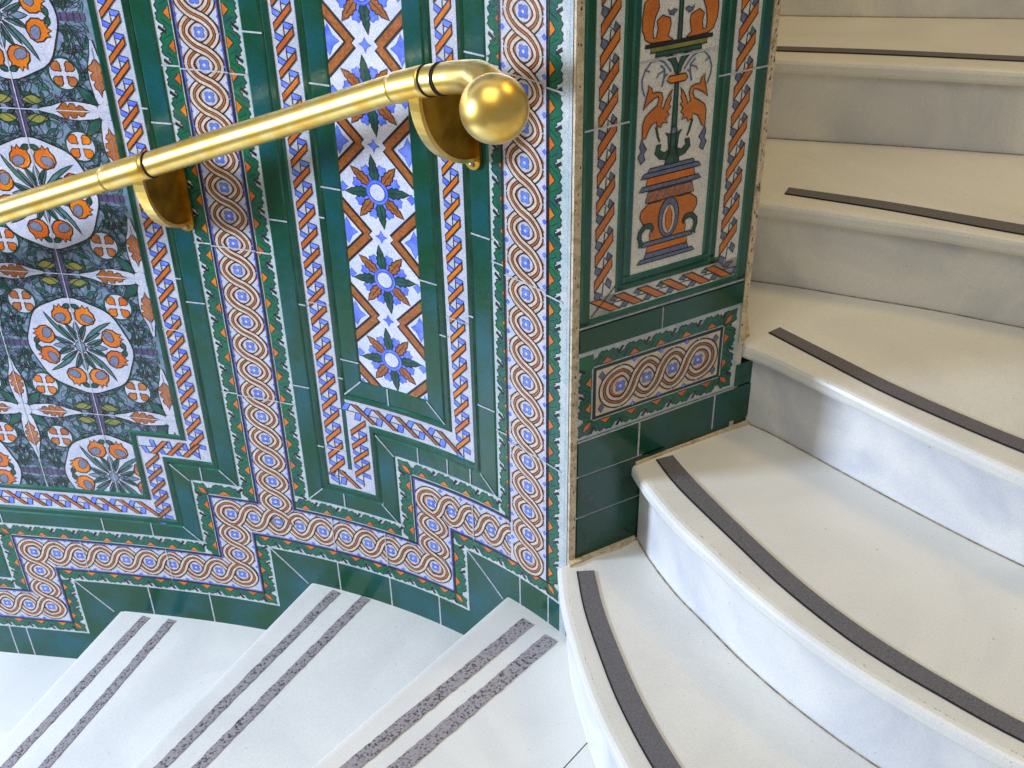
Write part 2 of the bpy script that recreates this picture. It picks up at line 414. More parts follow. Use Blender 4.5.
for x, z0, z1 in ((-1.05, -.111, -.071), (-1.17, -.111, -.071), (-1.42, -.111, -.071), (-.90, .066, .106), (-.56, .068, .108), (-.37, .243, .283), (-.30, .243, .283), (-.245, .243, .283), (-.43, .364, .403)):
    mo.strip([(x, z0), (x, z1)], .0028, gl, 16)
mo.build('green_frame_tiles', wall_left)

# ribbon plait borders
mo = Mosaic(W, True)
def braid_bg(path, a, b):
    mo.ring(path, a, b, M['dimmed_white'], .0005, .0005)
braid_bg(PM, .056, .106); braid_bg(PC, .056, .106)
h = .081; w = .05
braid_run(mo, (-.896, .150), (-.896, ZT), w)
braid_run(mo, (-1.012, .147), (-.900, .147), w, .040, 'rust', 'blue', -1)
braid_run(mo, (-1.012, -.060), (-1.012, .120), w, .036, 'ochre')
braid_run(mo, (-1.440, -.030), (-1.030, -.030), w, .046, 'rust', 'blue', 1, .2)
braid_run(mo, (-1.529, -.230), (-1.529, -.05), w)
braid_run(mo, (-2.02, -.205), (-1.55, -.205), w, .046, 'rust', 'blue', 1, .2)
braid_run(mo, (-.569, .150), (-.569, ZT), w)
braid_run(mo, (-.570, .149), (-.525, .149), w, .046, 'rust', 'blue', 1, .2)
braid_run(mo, (-.509, .160), (-.509, .300), w, .0398, 'rust')
braid_run(mo, (-.520, .324), (-.275, .324), w, .046, 'brown', 'blue', 1, .2)
braid_run(mo, (-.261, .310), (-.261, ZT), .045, .0398, 'orange')
for x0, x1, z in ((-.921, -.871, .45), (-.921, -.871, .7875), (-.594, -.544, .22), (-.594, -.544, .5575), (-.594, -.544, .895), (-.286, -.238, .60), (-.286, -.238, .94)):
    mo.strip([(x0, z), (x1, z)], .002, gl, 8)
mo.build('ribbon_border_tiles', wall_left)

# guilloche border
mo = Mosaic(W, True)
GW = .093
def rect(x0, x1, z0, z1, m, lay): mo.poly([(x0, z0), (x1, z0), (x1, z1), (x0, z1)], m, lay)
rect(-.779, -.686, -.063, ZT, M['dimmed_white'], 1); rect(-.149, -.058, .106, ZT, M['dimmed_white'], 1)
rect(-.895, -.302, -.063, .030, M['dimmed_white'], 1); rect(-.395, -.058, .106, .199, M['dimmed_white'], 1)
rect(-1.412, -.802, -.241, -.148, M['dimmed_white'], 1); rect(-.895, -.802, -.2, .0, M['dimmed_white'], 1.02); rect(-.395, -.302, -.05, .15, M['dimmed_white'], 1.02)
rect(-1.412, -1.323, -.418, -.19, M['dimmed_white'], 1.02); rect(-2.3, -1.323, -.418, -.325, M['dimmed_white'], 1); rect(-1.932, -1.84, -.59, -.35, M['dimmed_white'], 1.02)
for pth, s in ((PM, -1), (PC, -1)):
    mo.ring(pth, -.040, -.0355, M['black'], .0013, .0013); mo.ring(pth, -.0425, -.0405, M['blueD'], .0013, .0013)
mo.ring(PL, -.004, .0005, M['black'], .0013, .0013); mo.ring(PL, .001, .003, M['blueD'], .0013, .0013)
# plaits
zt = -.0165
plait(mo, (-1.3675, -.1945), (-.8485, -.1945), 10, GP)
plait(mo, (-1.3675, -.3715), (-1.3675, -.1945), 4, GP, ends=(True, True), up=.1)
plait(mo, (-.8485, -.1945), (-.8485, zt), 4, GP, up=.1)
plait(mo, (-.8485, zt), (-.3485, zt), 10, GP, ends=(True, True))
plait(mo, (-.3485, zt), (-.3485, .1525), 4, GP, up=.1)
plait(mo, (-.3485, .1525), (-.152, .1525), 5, GP, ends=(True, False))
plait(mo, (-1.885, -.3715), (-1.3675, -.3715), 10, GP)
plait(mo, (-1.885, -.548), (-1.885, -.3715), 4, GP, up=.1)
plait(mo, (-.7325, zt), (-.7325, zt+.0562*29), 30, GP, up=.2, ends=(False, False))
rect(-.1490, -.0585, .1085, ZT, M['dimmed_white'], 9.4)
mo.strip([(-.1505, .20), (-.1505, ZT)], .0042, M['black'], 14)
plait(mo, (-.1035, .139), (-.1035, .139+.0566*26), 27, GP, up=8.6, ends=(True, False))
for xa, xb, zs in ((-.779, -.686, (.312, .6495, .987)), (-.149, -.058, (.388, .7255, 1.063))):
    for z in zs: mo.strip([(xa, z), (xb, z)], .0026, gl, 16)
for x, za, zb in ((-1.24, -.241, -.148), (-1.03, -.241, -.148), (-.60, -.063, .03), (-.47, -.063, .03), (-.245, .106, .199)):
    mo.strip([(x, za), (x, zb)], .0022, gl, 9)
mo.build('guilloche_border_tiles', wall_left)

# leaf borders
mo = Mosaic(W, True)
leaf_path(mo, [(p[0], p[1]) for p in offs(PM, -.036)], 1)
leaf_path(mo, [(p[0], p[1]) for p in offs(PC, -.036)], 1)
leaf_path(mo, PL, -1)
for x0, x1, zs in ((-.815, -.779, (.314, .652, .99)), (-.686, -.650, (.310, .647, .985)), (-.180, -.149, (.40, .74, 1.068)), (-.058, -.022, (.385, .72, 1.058))):
    for z in zs: mo.strip([(x0, z), (x1, z)], .003, gl, 8)
mo.build('leaf_border_tiles', wall_left)

# star flower panel
mo = Mosaic(W, True)
mo.clip = [(-.490, -.340, .402, ZT)]
mo.poly([(-.6, .3), (-.2, .3), (-.2, ZT), (-.6, ZT)], M['white'], 1)
def star(cx, cz, r=.064, mo=mo):
    for k in range(8):
        a = PI/2+.12+k*PI/4
        tip = r*(1.06 if k % 2 == 0 else 1.02)
        # blue petals between the leaves
        b = a+PI/8
        pts = []
        for (rr, ww) in ((.022, .004), (.034, .0085), (.044, .0095), (.051, .006), (.049, 0), (.051, -.006), (.044, -.0095), (.034, -.0085), (.022, -.004)):
            pts.append((cx+rr*math.cos(b)-ww*math.sin(b), cz+rr*math.sin(b)+ww*math.cos(b)))
        mo.blob(pts, 'blue', 2, .0009, 'blueD')
        pts = []
        for (rr, ww) in ((.018, .004), (.028, .0075), (.031, .0105), (.037, .0075), (.041, .010), (.047, .0058), (.051, .0065), (tip, .0), (.051, -.0065), (.047, -.0058), (.041, -.010), (.037, -.0075), (.031, -.0105), (.028, -.0075), (.018, -.004)):
            pts.append((cx+rr*math.cos(a)-ww*math.sin(a), cz+rr*math.sin(a)+ww*math.cos(a)))
        mo.blob(pts, 'leafD' if k % 2 == 0 else 'brown', 3, .0018)
        mo.strip([(cx+.024*math.cos(a), cz+.024*math.sin(a)), (cx+.05*math.cos(a), cz+.05*math.sin(a))], .0012, M['black'], 4)
    mo.disc((cx, cz), .0225, .0225, M['blue'], 4, 24)
    mo.strip(ell((cx, cz), .0222, .0222, 24), .0012, M['blueD'], 5, True)
    mo.strip(ell((cx, cz), .0165, .0165, 24), .0030, M['blueD'], 5, True)
    mo.disc((cx, cz), .0150, .0150, M['white'], 5, 20)
SX = -.4155
for k in range(8):
    cz = .470+.1687*k
    star(SX, cz)
    for cc in (cz-.0843,):
        c = (SX, cc)
        mo.blob([(c[0]+(.0125 if j % 2 == 0 else .0055)*math.cos(PI/4*j), c[1]+(.0125 if j % 2 == 0 else .0055)*math.sin(PI/4*j)) for j in range(8)], 'blue', 2, .0008, 'blueD')
        for sg in (-1, 1):
            ax = SX+sg*.018; ex = SX+sg*.080
            for ss in (1, -1):
                pts = [(ax, cc), (ex, cc+ss*.062)]
                mo.strip([(ax+sg*.0075, cc), (ex+sg*.0075, cc+ss*.062)], .0215, M['black'], 3)
                mo.strip([(ax+sg*.0085, cc+ss*.001), (ex+sg*.0085, cc+ss*.063)], .0130, M['brown'], 4)
                for q in range(6):
                    t = .12+.15*q
                    mo.disc((ax+sg*.0085+(ex-ax)*t, cc+ss*.062*t), .0022, .0022, M['ochre'], 5, 6)
            c2 = (SX+sg*.070, cc)
            mo.blob([(c2[0]+(.021 if j % 2 == 0 else .012)*math.cos(PI/4*j), c2[1]+(.026 if j % 2 == 0 else .012)*math.sin(PI/4*j)) for j in range(8)], 'blue', 2, .0009, 'blueD')
    mo.blob([(SX-.070+(.010 if j % 2 == 0 else .006)*math.cos(PI/4*j), cz+(.010 if j % 2 == 0 else .006)*math.sin(PI/4*j)) for j in range(8)], 'blue', 2, .0008, 'blueD')
    mo.blob([(SX+.070+(.010 if j % 2 == 0 else .006)*math.cos(PI/4*j), cz+(.010 if j % 2 == 0 else .006)*math.sin(PI/4*j)) for j in range(8)], 'blue', 2, .0008, 'blueD')
mo.build('star_flower_tiles', wall_left)

# medallion panel
mo = Mosaic(W, True)
P = .3375; Hh = P/2
mo.clip = [(-1.051, -.935, .186, ZT), (-1.568, -1.051, .009, ZT), (-2.085, -1.568, -.166, ZT)]
mo.poly([(-2.1, -.2), (-.93, -.2), (-.93, ZT), (-2.1, ZT)], M['lilac'], 1)
rnd = random.Random(5)
fol = []                      # foliage strokes of one quadrant of the cell
for _ in range(260):
    x = rnd.uniform(.004, Hh-.003); y = rnd.uniform(.004, Hh-.003)
    if math.hypot(x, y) < .112: continue
    if math.hypot(x-.104, y-.101) < .030: continue
    a = math.atan2(y, x)+rnd.uniform(-.9, .9)+(PI/2 if rnd.random() < .35 else 0)
    fol.append((x, y, a, rnd.uniform(.016, .036), rnd.uniform(.0022, .0048), rnd.choice(['foliage', 'leafD', 'foliage', 'green2', 'slate', 'foliage', 'lilac'])))
def petal(c, a, L, w, fill, lay, ow=.0014, bend=0.0, oc=None):
    pts = []
    prof = ((0, .15), (.2, .7), (.45, 1), (.7, .8), (.9, .35), (1, 0))
    def pt(t, v):
        aa = a+bend*t
        return (c[0]+L*t*math.cos(aa)-v*math.sin(aa), c[1]+L*t*math.sin(aa)+v*math.cos(aa))
    pts = [pt(t, v*w) for t, v in prof]+[pt(t, -v*w) for t, v in prof[::-1][1:]]
    mo.blob(pts, fill, lay, ow, oc)
def feather(c, a, L, w, fill, lay):
    """lobed oak-like leaf from c along a"""
    prof = ((0, .12), (.12, .5), (.2, 1), (.3, .95), (.34, .45), (.42, .9), (.54, .85), (.58, .38), (.68, .7), (.78, .55), (.82, .25), (1, 0))
    f = lambda t, v: (c[0]+L*t*math.cos(a)-v*math.sin(a), c[1]+L*t*math.sin(a)+v*math.cos(a))
    pts = [f(t, v*w) for t, v in prof]+[f(t, -v*w) for t, v in prof[::-1][1:]]
    mo.blob(pts, fill, lay, .0015)
    mo.strip([f(-.3, 0), f(.9, 0)], .0014, M['lilac'], lay+1)
def pomegranate(c, a, s=1.0, flip=1):
    f = lambda x, y: (c[0]+s*(x*math.cos(a)-flip*y*math.sin(a)), c[1]+s*(x*math.sin(a)+flip*y*math.cos(a)))
    body = [f(*p) for p in ((-.018, .004), (-.014, .013), (-.004, .019), (.008, .0175), (.012, .014), (.019, .016), (.015, .0095), (.022, .008), (.0165, .0025), (.023, -.002), (.0155, -.005), (.019, -.011), (.011, -.0115), (.004, -.0165), (-.007, -.017), (-.015, -.010))]
    mo.blob(body, 'orange', 5, .0022)
    seed = [f(*p) for p in ((-.014, -.004), (-.010, .005), (-.001, .009), (.005, .004), (.004, -.004), (-.001, -.012), (-.009, -.013))]
    mo.blob(seed, 'seed', 6, .0010)
def medallion(cx, cz):
    for sx in (1, -1):
        for sz in (1, -1):
            for x, y, a, L, w, m in fol:
                aa = math.atan2(math.sin(a)*sz, math.cos(a)*sx)
                petal((cx+sx*x-L/2*math.cos(aa), cz+sz*y-L/2*math.sin(aa)), aa, L, w, m, 2, .0009, .5*sx*sz)
            c = (cx+sx*.104, cz+sz*.101)
            mo.disc(c, .0320, .0320, M['leafD'], 3.2, 20)
            mo.disc(c, .0285, .0285, M['dimmed_white'], 3.6, 20); mo.strip(ell(c, .0285, .0285), .0014, M['black'], 4.1, True)
            for k in range(4):
                a = PI/4+k*PI/2
                d = (c[0]+.0175*math.cos(a), c[1]+.0175*math.sin(a))
                mo.blob([(d[0]+q*math.cos(a)-v*math.sin(a), d[1]+q*math.sin(a)+v*math.cos(a)) for q, v in ((-.011, .0012), (-.006, .004), (-.002, .009), (.005, .0098), (.009, .005), (.010, 0), (.009, -.005), (.005, -.0098), (-.002, -.009), (-.006, -.004), (-.011, -.0012))], 'ochre' if (sx*sz < 0) else 'orange', 4.4, .0015)
    # purple bands meeting the joints
    for sx in (1, -1):
        mo.poly([(cx+sx*.112, cz-.0075), (cx+sx*Hh, cz-.0075), (cx+sx*Hh, cz+.0075), (cx+sx*.112, cz+.0075)], M['purple'], 3.2)
        for q in range(4):
            mo.strip([(cx+sx*(.122+.0125*q), cz-.0075), (cx+sx*(.122+.0125*q), cz+.0075)], .0014, M['black'], 4)
        mo.poly([(cx-.0075, cz+sx*.112), (cx+.0075, cz+sx*.112), (cx+.0075, cz+sx*Hh), (cx-.0075, cz+sx*Hh)], M['purple'], 3.2)
        for q in (-1, 1):
            petal((cx+q*.010, cz+sx*.151), 0 if q > 0 else PI, .042, .009, 'yellow', 3.6)
            petal((cx+q*.010, cz+sx*.137), (0 if q > 0 else PI)+q*sx*.5, .05, .008, 'leafD', 3.4)
    # big white roundel
    circ = [(cx+(.1135+.0022*math.cos(8*t))*math.cos(t), cz+(.1135+.0022*math.cos(8*t))*math.sin(t)) for t in [2*PI*i/48 for i in range(48)]]
    mo.poly(circ, M['dimmed_white'], 4); mo.strip(circ, .0026, M['black'], 4.6, True)
    for k in range(8):
        a = PI/8+k*PI/4
        pomegranate((cx+.077*math.cos(a+(.05 if k % 2 else -.05)), cz+.077*math.sin(a+(.05 if k % 2 else -.05))), a+(.5 if k % 2 else -.5), 1.16, 1 if k % 2 else -1)
        petal((cx+.016*math.cos(a), cz+.016*math.sin(a)), a, .044, .0028, 'foliage', 4.8)
        b = k*PI/4
        if k % 2:
            petal((cx+.014*math.cos(b), cz+.014*math.sin(b)), b+.12, .088, .0048, 'foliage', 5, .0016, -.25)
            petal((cx+.014*math.cos(b), cz+.014*math.sin(b)), b-.2, .05, .0035, 'foliage', 5)
        else:
            petal((cx+.012*math.cos(b), cz+.012*math.sin(b)), b, .048, .0075, 'lilac', 5)
            for sg in (1, -1):
                petal((cx+.022*math.cos(b), cz+.022*math.sin(b)), b+sg*.55, .036, .0040, 'leafD', 5)
                petal((cx+.098*math.cos(b), cz+.098*math.sin(b)), b+sg*1.9, .020, .0060, 'leafD', 5)
    mo.blob(ell((cx, cz), .011, .013, 12), 'lilac', 6, .0014)
def crossing(cx, cz):
    for k in range(4):
        a = k*PI/2
        f = lambda t, v: (cx+t*math.cos(a)-v*math.sin(a), cz+t*math.sin(a)+v*math.cos(a))
        mo.blob([f(0, .014), f(.03, .015), (f(.055, .018)), f(.08, .017), f(.105, .008), f(.13, .003), f(.13, -.003), f(.105, -.008), f(.08, -.017), f(.055, -.018), f(.03, -.015), f(0, -.014)], 'dimmed_white', 4, .0014)
        feather(f(.096, 0), a+PI, .068, .0155, 'ochre' if k % 2 else 'brown', 5)
        petal(f(.012, .012), a+PI/4, .048, .010, 'leafD', 4.6)
    mo.disc((cx, cz), .016, .016, M['dimmed_white'], 6, 12)
for i in range(0, 4):
    for j in range(-2, 4):
        cx = -1.1125-P*i; cz = .390+P*j
        if cx < -2.1: continue
        medallion(cx, cz)
for i in range(-1, 4):
    for j in range(-2, 4):
        crossing(-1.1125-P*i-Hh, .390+P*j+Hh)
for j in range(-2, 5): mo.strip([(-2.1, .390+P*j-Hh), (-.93, .390+P*j-Hh)], .0020, gl, 7.6)
for i in range(0, 7): mo.strip([(-1.1125-Hh*i, -.2), (-1.1125-Hh*i, ZT)], .0018, gl, 7.6)
mo.build('medallion_tiles', wall_left)

# white glazed edge and rough plaster at the corner
mo = Mosaic(W, True)
mo.poly([(-.024, -.02), (-.006, -.02), (-.006, ZT), (-.024, ZT)], M['edge'], 2)
mo.strip([(-.0135, -.02), (-.0135, ZT)], .0014, M['grout'], 3)
mo.poly([(-.006, -.02), (0, -.02), (0, ZT), (-.006, ZT)], M['plaster'], 2.5)
mo.strip([(-.0055, -.02), (-.0055, ZT)], .0016, M['black'], 3.2)
mo.build('plaster_corner_strip', wall_left)

# =================================================================== WALL RIGHT (end face of the pier)
TE = .358
side = np.array([.125, 1.0]); side /= np.linalg.norm(side)
pe = CORNER+PD*TE
pts = [CORNER, pe, pe+side*1.55, (-.45, 3.28), (-.45, 2.2), (-.02, 1.85)]
def prism(name, pl, z0, z1, mat, parent=None):
    n = len(pl); v = [(p[0], p[1], z0) for p in pl]+[(p[0], p[1], z1) for p in pl]
    f = [list(range(n))[::-1], list(range(n, 2*n))]+[[i, (i+1) % n, n+(i+1) % n, n+i] for i in range(n)]
    return link_mesh(name, v, f, [mat], None, parent)
wall_right = prism('wall_right', pts, -.3, 2.45, M['wall'])
tag(wall_right, kind='structure')
# foot of the pier under the third step carries on a little further back
mo = Mosaic(Pm, False)
R4 = lambda x0, x1, z0, z1: [(x0, z0), (x1, z0), (x1, z1), (x0, z1)]
mo.poly(R4(.012, .346, .0, ZT), M['green'], .5)
for z in (.676,):
    mo.strip([(.012, z), (.345, z)], .004, gl, 3)
mo.poly(R4(.013, .345, .631, .672), M['green'], 8)
mo.strip([(.175, .632), (.175, .672)], .002, gl, 9)
mo.poly(R4(.014, .138, .381, .453), M['green'], 8); mo.poly(R4(.141, .302, .381, .453), M['green'], 8); mo.poly(R4(.305, .409, .381, .453), M['green'], 8); mo.poly(R4(.347, .409, .456, .502), M['leafD'], 4)
mo.poly(R4(.014, .20, .290, .377), M['greenD'], 8); mo.poly(R4(.014, .20, .196, .286), M['greenD'], 8)
for z in (.379, .288): mo.strip([(.012, z), (.15, z)], .004, gl, 3)
for x in (.1395, .3035): mo.strip([(x, .379), (x, .455)], .0034, gl, 8.5)
mo.strip([(.012, .455), (.345, .455)], .0035, gl, 8.5)
mo.build('green_skirting_tiles', wall_right)

mo = Mosaic(Pm, False)
def mould(x0, x1, z0, z1, m='green', top=.003, edge='green2'):
    b = min(.003, (x1-x0)/4, (z1-z0)/4)
    q = lambda a, c, d, e, mm: mo.raw([a, c, d, e], M[mm])
    A_ = [(x0, z0, .0004), (x1, z0, .0004), (x1, z1, .0004), (x0, z1, .0004)]
    B_ = [(x0+b, z0+b, top), (x1-b, z0+b, top), (x1-b, z1-b, top), (x0+b, z1-b, top)]
    mo.raw(B_, M[m])
    for i in range(4):
        j = (i+1) % 4; mo.raw([A_[i], A_[j], B_[j], B_[i]], M[edge])
mould(.0135, .0315, .678, ZT); mould(.078, .091, .724, ZT, 'greenD'); mould(.0925, .1065, .749, ZT)
mould(.078, .286, .724, .735, 'greenD'); mould(.092, .274, .736, .748)
mould(.248, .259, .749, ZT, 'greenD'); mould(.261, .276, .724, ZT); mould(.324, .345, .678, ZT); mould(.0135, .345, .678, .690)
mo.build('green_frame_tiles', wall_right)

mo = Mosaic(Pm, False)
mo.poly(R4(.0315, .078, .690, ZT), M['bone'], 1); mo.poly(R4(.276, .324, .690, ZT), M['bone'], 1); mo.poly(R4(.03, .326, .690, .724), M['bone'], 1)
def braid2(p0, p1, w, per):
    dx, dy = p1[0]-p0[0], p1[1]-p0[1]; L = math.hypot(dx, dy); ux, uy = dx/L, dy/L
    n = max(1, round(L/per)); Q = L/n; h = w*.37
    F = lambda u, v: (p0[0]+ux*u+uy*v, p0[1]+uy*u-ux*v)
    q = lambda i, pts: [F((i+b)*Q, a*h) for a, b in pts]
    for i in range(n):
        mo.strip(q(i, [(-.05, -.25), (.05, .25)]), .0020, M['black'], 2)
        mo.blob(q(i, [(-1, -.22), (-.45, -.42), (-.2, -.12), (-.85, .02)]), 'slate', 3, .0013)
        mo.blob(q(i, [(.3, .22), (.85, -.02), (1.0, .28), (.5, .48)]), 'slate', 3, .0013)
        mo.strip(q(i, [(-.45, -.42), (.1, -.62)]), .0012, M['black'], 2.4)
        mo.strip(q(i, [(.3, .22), (-.3, .42)]), .0012, M['black'], 2.4)
        mo.blob(q(i, [(-1, 0), (1, .88), (1, 1.32), (-1, .44)]), 'rust2', 4, .0017)
braid2((.0545, .735), (.0545, ZT), .043, .0437)
braid2((.300, .735), (.300, ZT), .043, .0437)
braid2((.315, .707), (.045, .707), .036, .046)
mo.strip([(.033, .692), (.078, .737)], .002, M['black'], 6)
for x0, x1, z in ((.0135, .091, 1.005), (.25, .345, 1.045)): mo.strip([(x0, z), (x1, z)], .003, gl, 13)
mo.build('ribbon_border_tiles', wall_right)

mo = Mosaic(Pm, False)
BX0, BX1, BZ0, BZ1 = .0415, .309, .491, .594
mo.poly(R4(.012, .346, .456, .630), M['edge'], .9)
leaf_path(mo, [(BX0, BZ1), (BX1, BZ1), (BX1, BZ0), (BX0, BZ0), (BX0, BZ1), (BX0+.001, BZ1)][:5], 1, .033)
mo.poly([(BX0, BZ1), (BX0-.028, BZ1), (BX0-.028, BZ1+.028), (BX0, BZ1+.028)], M['leaf'], 2)
mo.build('leaf_border_tiles', wall_right)
mo = Mosaic(Pm, False)
mo.poly(R4(BX0, BX1, BZ0, BZ1), M['black'], 3); mo.poly(R4(BX0+.0045, BX1-.0045, BZ0+.0045, BZ1-.0045), M['green2'], 3.3)
mo.poly(R4(BX0+.0062, BX1-.0062, BZ0+.0062, BZ1-.0062), M['cream'], 3.6)
plait(mo, (.096, .5425), (.2580, .5425), 4, .054, .0310, up=2)
for x in (.058, .293):
    for z in (.51, .575): mo.blob([(x+.006*math.cos(PI/2*j), z+.009*math.sin(PI/2*j)) for j in range(4)], 'slate', 5, .001)
mo.build('guilloche_tile', wall_right)

# grotesque panel: urn, stem, swans, scrolls
mo = Mosaic(Pm, False)
mo.poly(R4(.1065, .248, .748, ZT), M['bone'], 1)
mo.clip = [(.1068, .2478, .749, ZT)]
AX = .1745
def mir(p): return [(2*AX-x, z) for x, z in p]
def both(p, fill, lay, ow=.0014):
    mo.blob(p, fill, lay, ow); mo.blob(mir(p), fill, lay, ow)
def bar(x, z0, z1, fill, sl=.006, lay=3):
    mo.blob([(AX-x, z0), (AX-x+sl, z0-.0), (AX+x-sl, z0), (AX+x, z0), (AX+x-sl, z1), (AX-x+sl, z1)], fill, lay, .0014)
def panel(dz):
    D = lambda l: [(x, z+dz) for x, z in l]
    bar(.057, .762+dz, .769+dz, 'slate'); bar(.044, .769+dz, .779+dz, 'slate', .004); bar(.040, .779+dz, .791+dz, 'orange', .002); bar(.050, .791+dz, .799+dz, 'slate', .005)
    body = D([(AX, .799), (AX-.034, .799), (AX-.035, .812), (AX-.030, .820), (AX-.049, .832), (AX-.055, .843), (AX-.053, .854), (AX-.040, .864), (AX-.018, .864), (AX, .869)])
    mo.blob(body+mir(body[::-1]), 'rust2', 3, .0015)
    mo.blob(ell((AX, .833+dz), .0195, .034, 20), 'slate', 5, .0014); mo.blob(ell((AX, .830+dz), .0125, .025, 18), 'cream', 6, .0010)
    mo.blob([(AX, .853+dz), (AX+.006, .838+dz), (AX+.006, .822+dz), (AX, .808+dz), (AX-.006, .822+dz), (AX-.006, .838+dz)], 'orange', 7, .0010)
    cl = D([(.119, .7921), (.1287, .7968), (.1235, .8060), (.1240, .8160), (.1310, .8230), (.1400, .8215), (.1450, .8140), (.1472, .8192), (.1430, .8290), (.1347, .8310), (.1250, .8280), (.1180, .8200), (.1165, .8090), (.1200, .8000)])
    both(cl, 'leafD', 5)
    bar(.046, .866+dz, .884+dz, 'ochre', .004, 4)
    for q in range(6): mo.strip([(AX-.038+.015*q-.004, .868+dz), (AX-.038+.015*q+.004, .882+dz)], .003, M['slate'], 5)
    bar(.059, .886+dz, .894+dz, 'slate'); bar(.046, .894+dz, .907+dz, 'orange', .002); bar(.057, .907+dz, .915+dz, 'slate'); bar(.045, .915+dz, .922+dz, 'slate', .004)
    mo.blob(D([(AX-.014, .922), (AX+.014, .922), (AX+.005, .958), (AX+.0032, 1.05), (AX-.0032, 1.05), (AX-.005, .958)]), 'leafD', 3)
    mo.blob(ell((AX, .975+dz), .006, .006, 8), 'slate', 4.5)
    both(D([(AX-.010, .930), (AX-.024, .934), (AX-.033, .944), (AX-.030, .957), (AX-.022, .957), (AX-.024, .948), (AX-.016, .942), (AX-.008, .946), (AX-.010, .966), (AX-.016, .974), (AX-.005, .970), (AX-.004, .945)]), 'leafD', 3)
    both(D([(.1165, .932), (.1240, .938), (.1200, .948), (.1260, .955), (.1210, .962), (.1160, .972), (.1130, .960), (.1160, .952), (.1105, .945)]), 'slate', 3)
    sw = D([(.1817, 1.04), (.1869, 1.0341), (.1925, 1.0242), (.1972, 1.0114), (.2016, 1.0166), (.1981, 1.0291), (.201, 1.0375), (.2092, 1.04), (.2176, 1.0395), (.2193, 1.0471), (.226, 1.0528), (.2257, 1.044), (.2291, 1.0335), (.2331, 1.0168), (.2263, 1.024), (.2148, 1.0311), (.2073, 1.0334), (.2054, 1.0278), (.2086, 1.0193), (.2188, 1.0134), (.2293, 1.0054), (.2328, .9946), (.2327, .9823), (.2326, .97), (.2261, .9733), (.2214, .9845), (.2159, .9917), (.2082, .9952), (.2065, .9874), (.1994, .9847), (.1964, .9913), (.1869, .9891), (.1912, .9964), (.1847, 1.0017), (.1891, 1.0069), (.1826, 1.0141), (.1871, 1.0172), (.1828, 1.026), (.1849, 1.0296)])
    both(sw, 'rust2', 5, .0014)
    both(D([(.2065, .9874), (.2020, .970), (.1990, .962), (.2005, .961), (.2050, .970), (.2095, .986)]), 'leafD', 4, .0008)
    mo.blob(D([(.1558, 1.0535), (.1601, 1.0600), (.1890, 1.0600), (.1936, 1.0535), (.1890, 1.0490), (.1633, 1.0490)]), 'orange', 6)
    both(D([(.1745, 1.0600), (.1798, 1.0647), (.1816, 1.0711), (.1868, 1.0798), (.1979, 1.0900), (.1860, 1.0905), (.1800, 1.0860), (.1745, 1.0740)]), 'leafD', 4)
    for ln, w in ((D([(.1860, 1.066), (.1984, 1.0817), (.2097, 1.0875), (.2217, 1.0865), (.2322, 1.0761), (.2373, 1.0617), (.236, 1.0501), (.2312, 1.0371)]), .0022), (D([(.2013, 1.0463), (.1977, 1.0606), (.198, 1.0722), (.2059, 1.0786)]), .0026), (D([(.1975, 1.061), (.1920, 1.064)]), .0026), (D([(.198, 1.070), (.2090, 1.066), (.2110, 1.061)]), .002), (D([(.2322, 1.0761), (.2240, 1.072)]), .002)):
        mo.strip(ln, w*1.3, M['slate'], 3); mo.strip(mir(ln), w*1.3, M['slate'], 3)
    bar(.040, 1.092+dz, 1.099+dz, 'leafD', -.002); bar(.049, 1.099+dz, 1.107+dz, 'yellow', -.002); bar(.060, 1.107+dz, 1.1115+dz, 'black', 0)
    lg = D([(.2385, 1.172), (.2415, 1.1495), (.2406, 1.134), (.2346, 1.1191), (.2252, 1.1136), (.2055, 1.1127), (.1883, 1.1125), (.1859, 1.1130), (.1951, 1.1193), (.1912, 1.1355), (.1929, 1.1449), (.207, 1.1506), (.2162, 1.1434), (.2135, 1.1321), (.2159, 1.12), (.2208, 1.1202), (.2223, 1.1308), (.2194, 1.1488), (.2133, 1.1612), (.2150, 1.175), (.2250, 1.180)])
    both(lg, 'rust2', 3)
    mo.blob(D([(AX-.0035, 1.112), (AX+.0035, 1.112), (AX+.003, 1.20), (AX-.003, 1.20)]), 'leafD', 3)
    both(D([(.181, 1.155), (.188, 1.148), (.195, 1.150), (.198, 1.158), (.193, 1.154), (.187, 1.157)]), 'slate', 3, .001)
panel(0)
panel(.435)
mo.strip([(.1068, 1.088), (.2478, 1.088)], .0025, gl, 5)
mo.build('urn_and_swan_tiles', wall_right)
# plaster margins
mo = Mosaic(Pm, False)
mo.poly(R4(0, .012, .17, ZT), M['plaster'], 3); mo.poly(R4(.346, TE, .545, ZT), M['plaster'], 10)
rr = random.Random(3)
for q in range(150):
    z = rr.uniform(.2, 1.3); x = rr.choice([rr.uniform(.001, .009), rr.uniform(.3485, .3565), rr.uniform(.3485, .3565)])
    if x > .3 and z < .56: continue
    k = rr.uniform(.0006, .0016)
    mo.poly([(x-k, z-k), (x+k, z-k*1.5), (x+k*.6, z+k*2.5), (x-k*.5, z+k*1.8)], M['black'], 11 if x > .3 else 4)
mo.build('plaster_corner_strip', wall_right)
# foot of the pier passing behind the third step
fp0 = CORNER+PD*.3555; fp1 = CORNER+PD*.410
foot = prism('tiled_foot', [fp0, fp1, fp1+side*.2, fp0+side*.2], .30, .50, M['greenD'], wall_right)

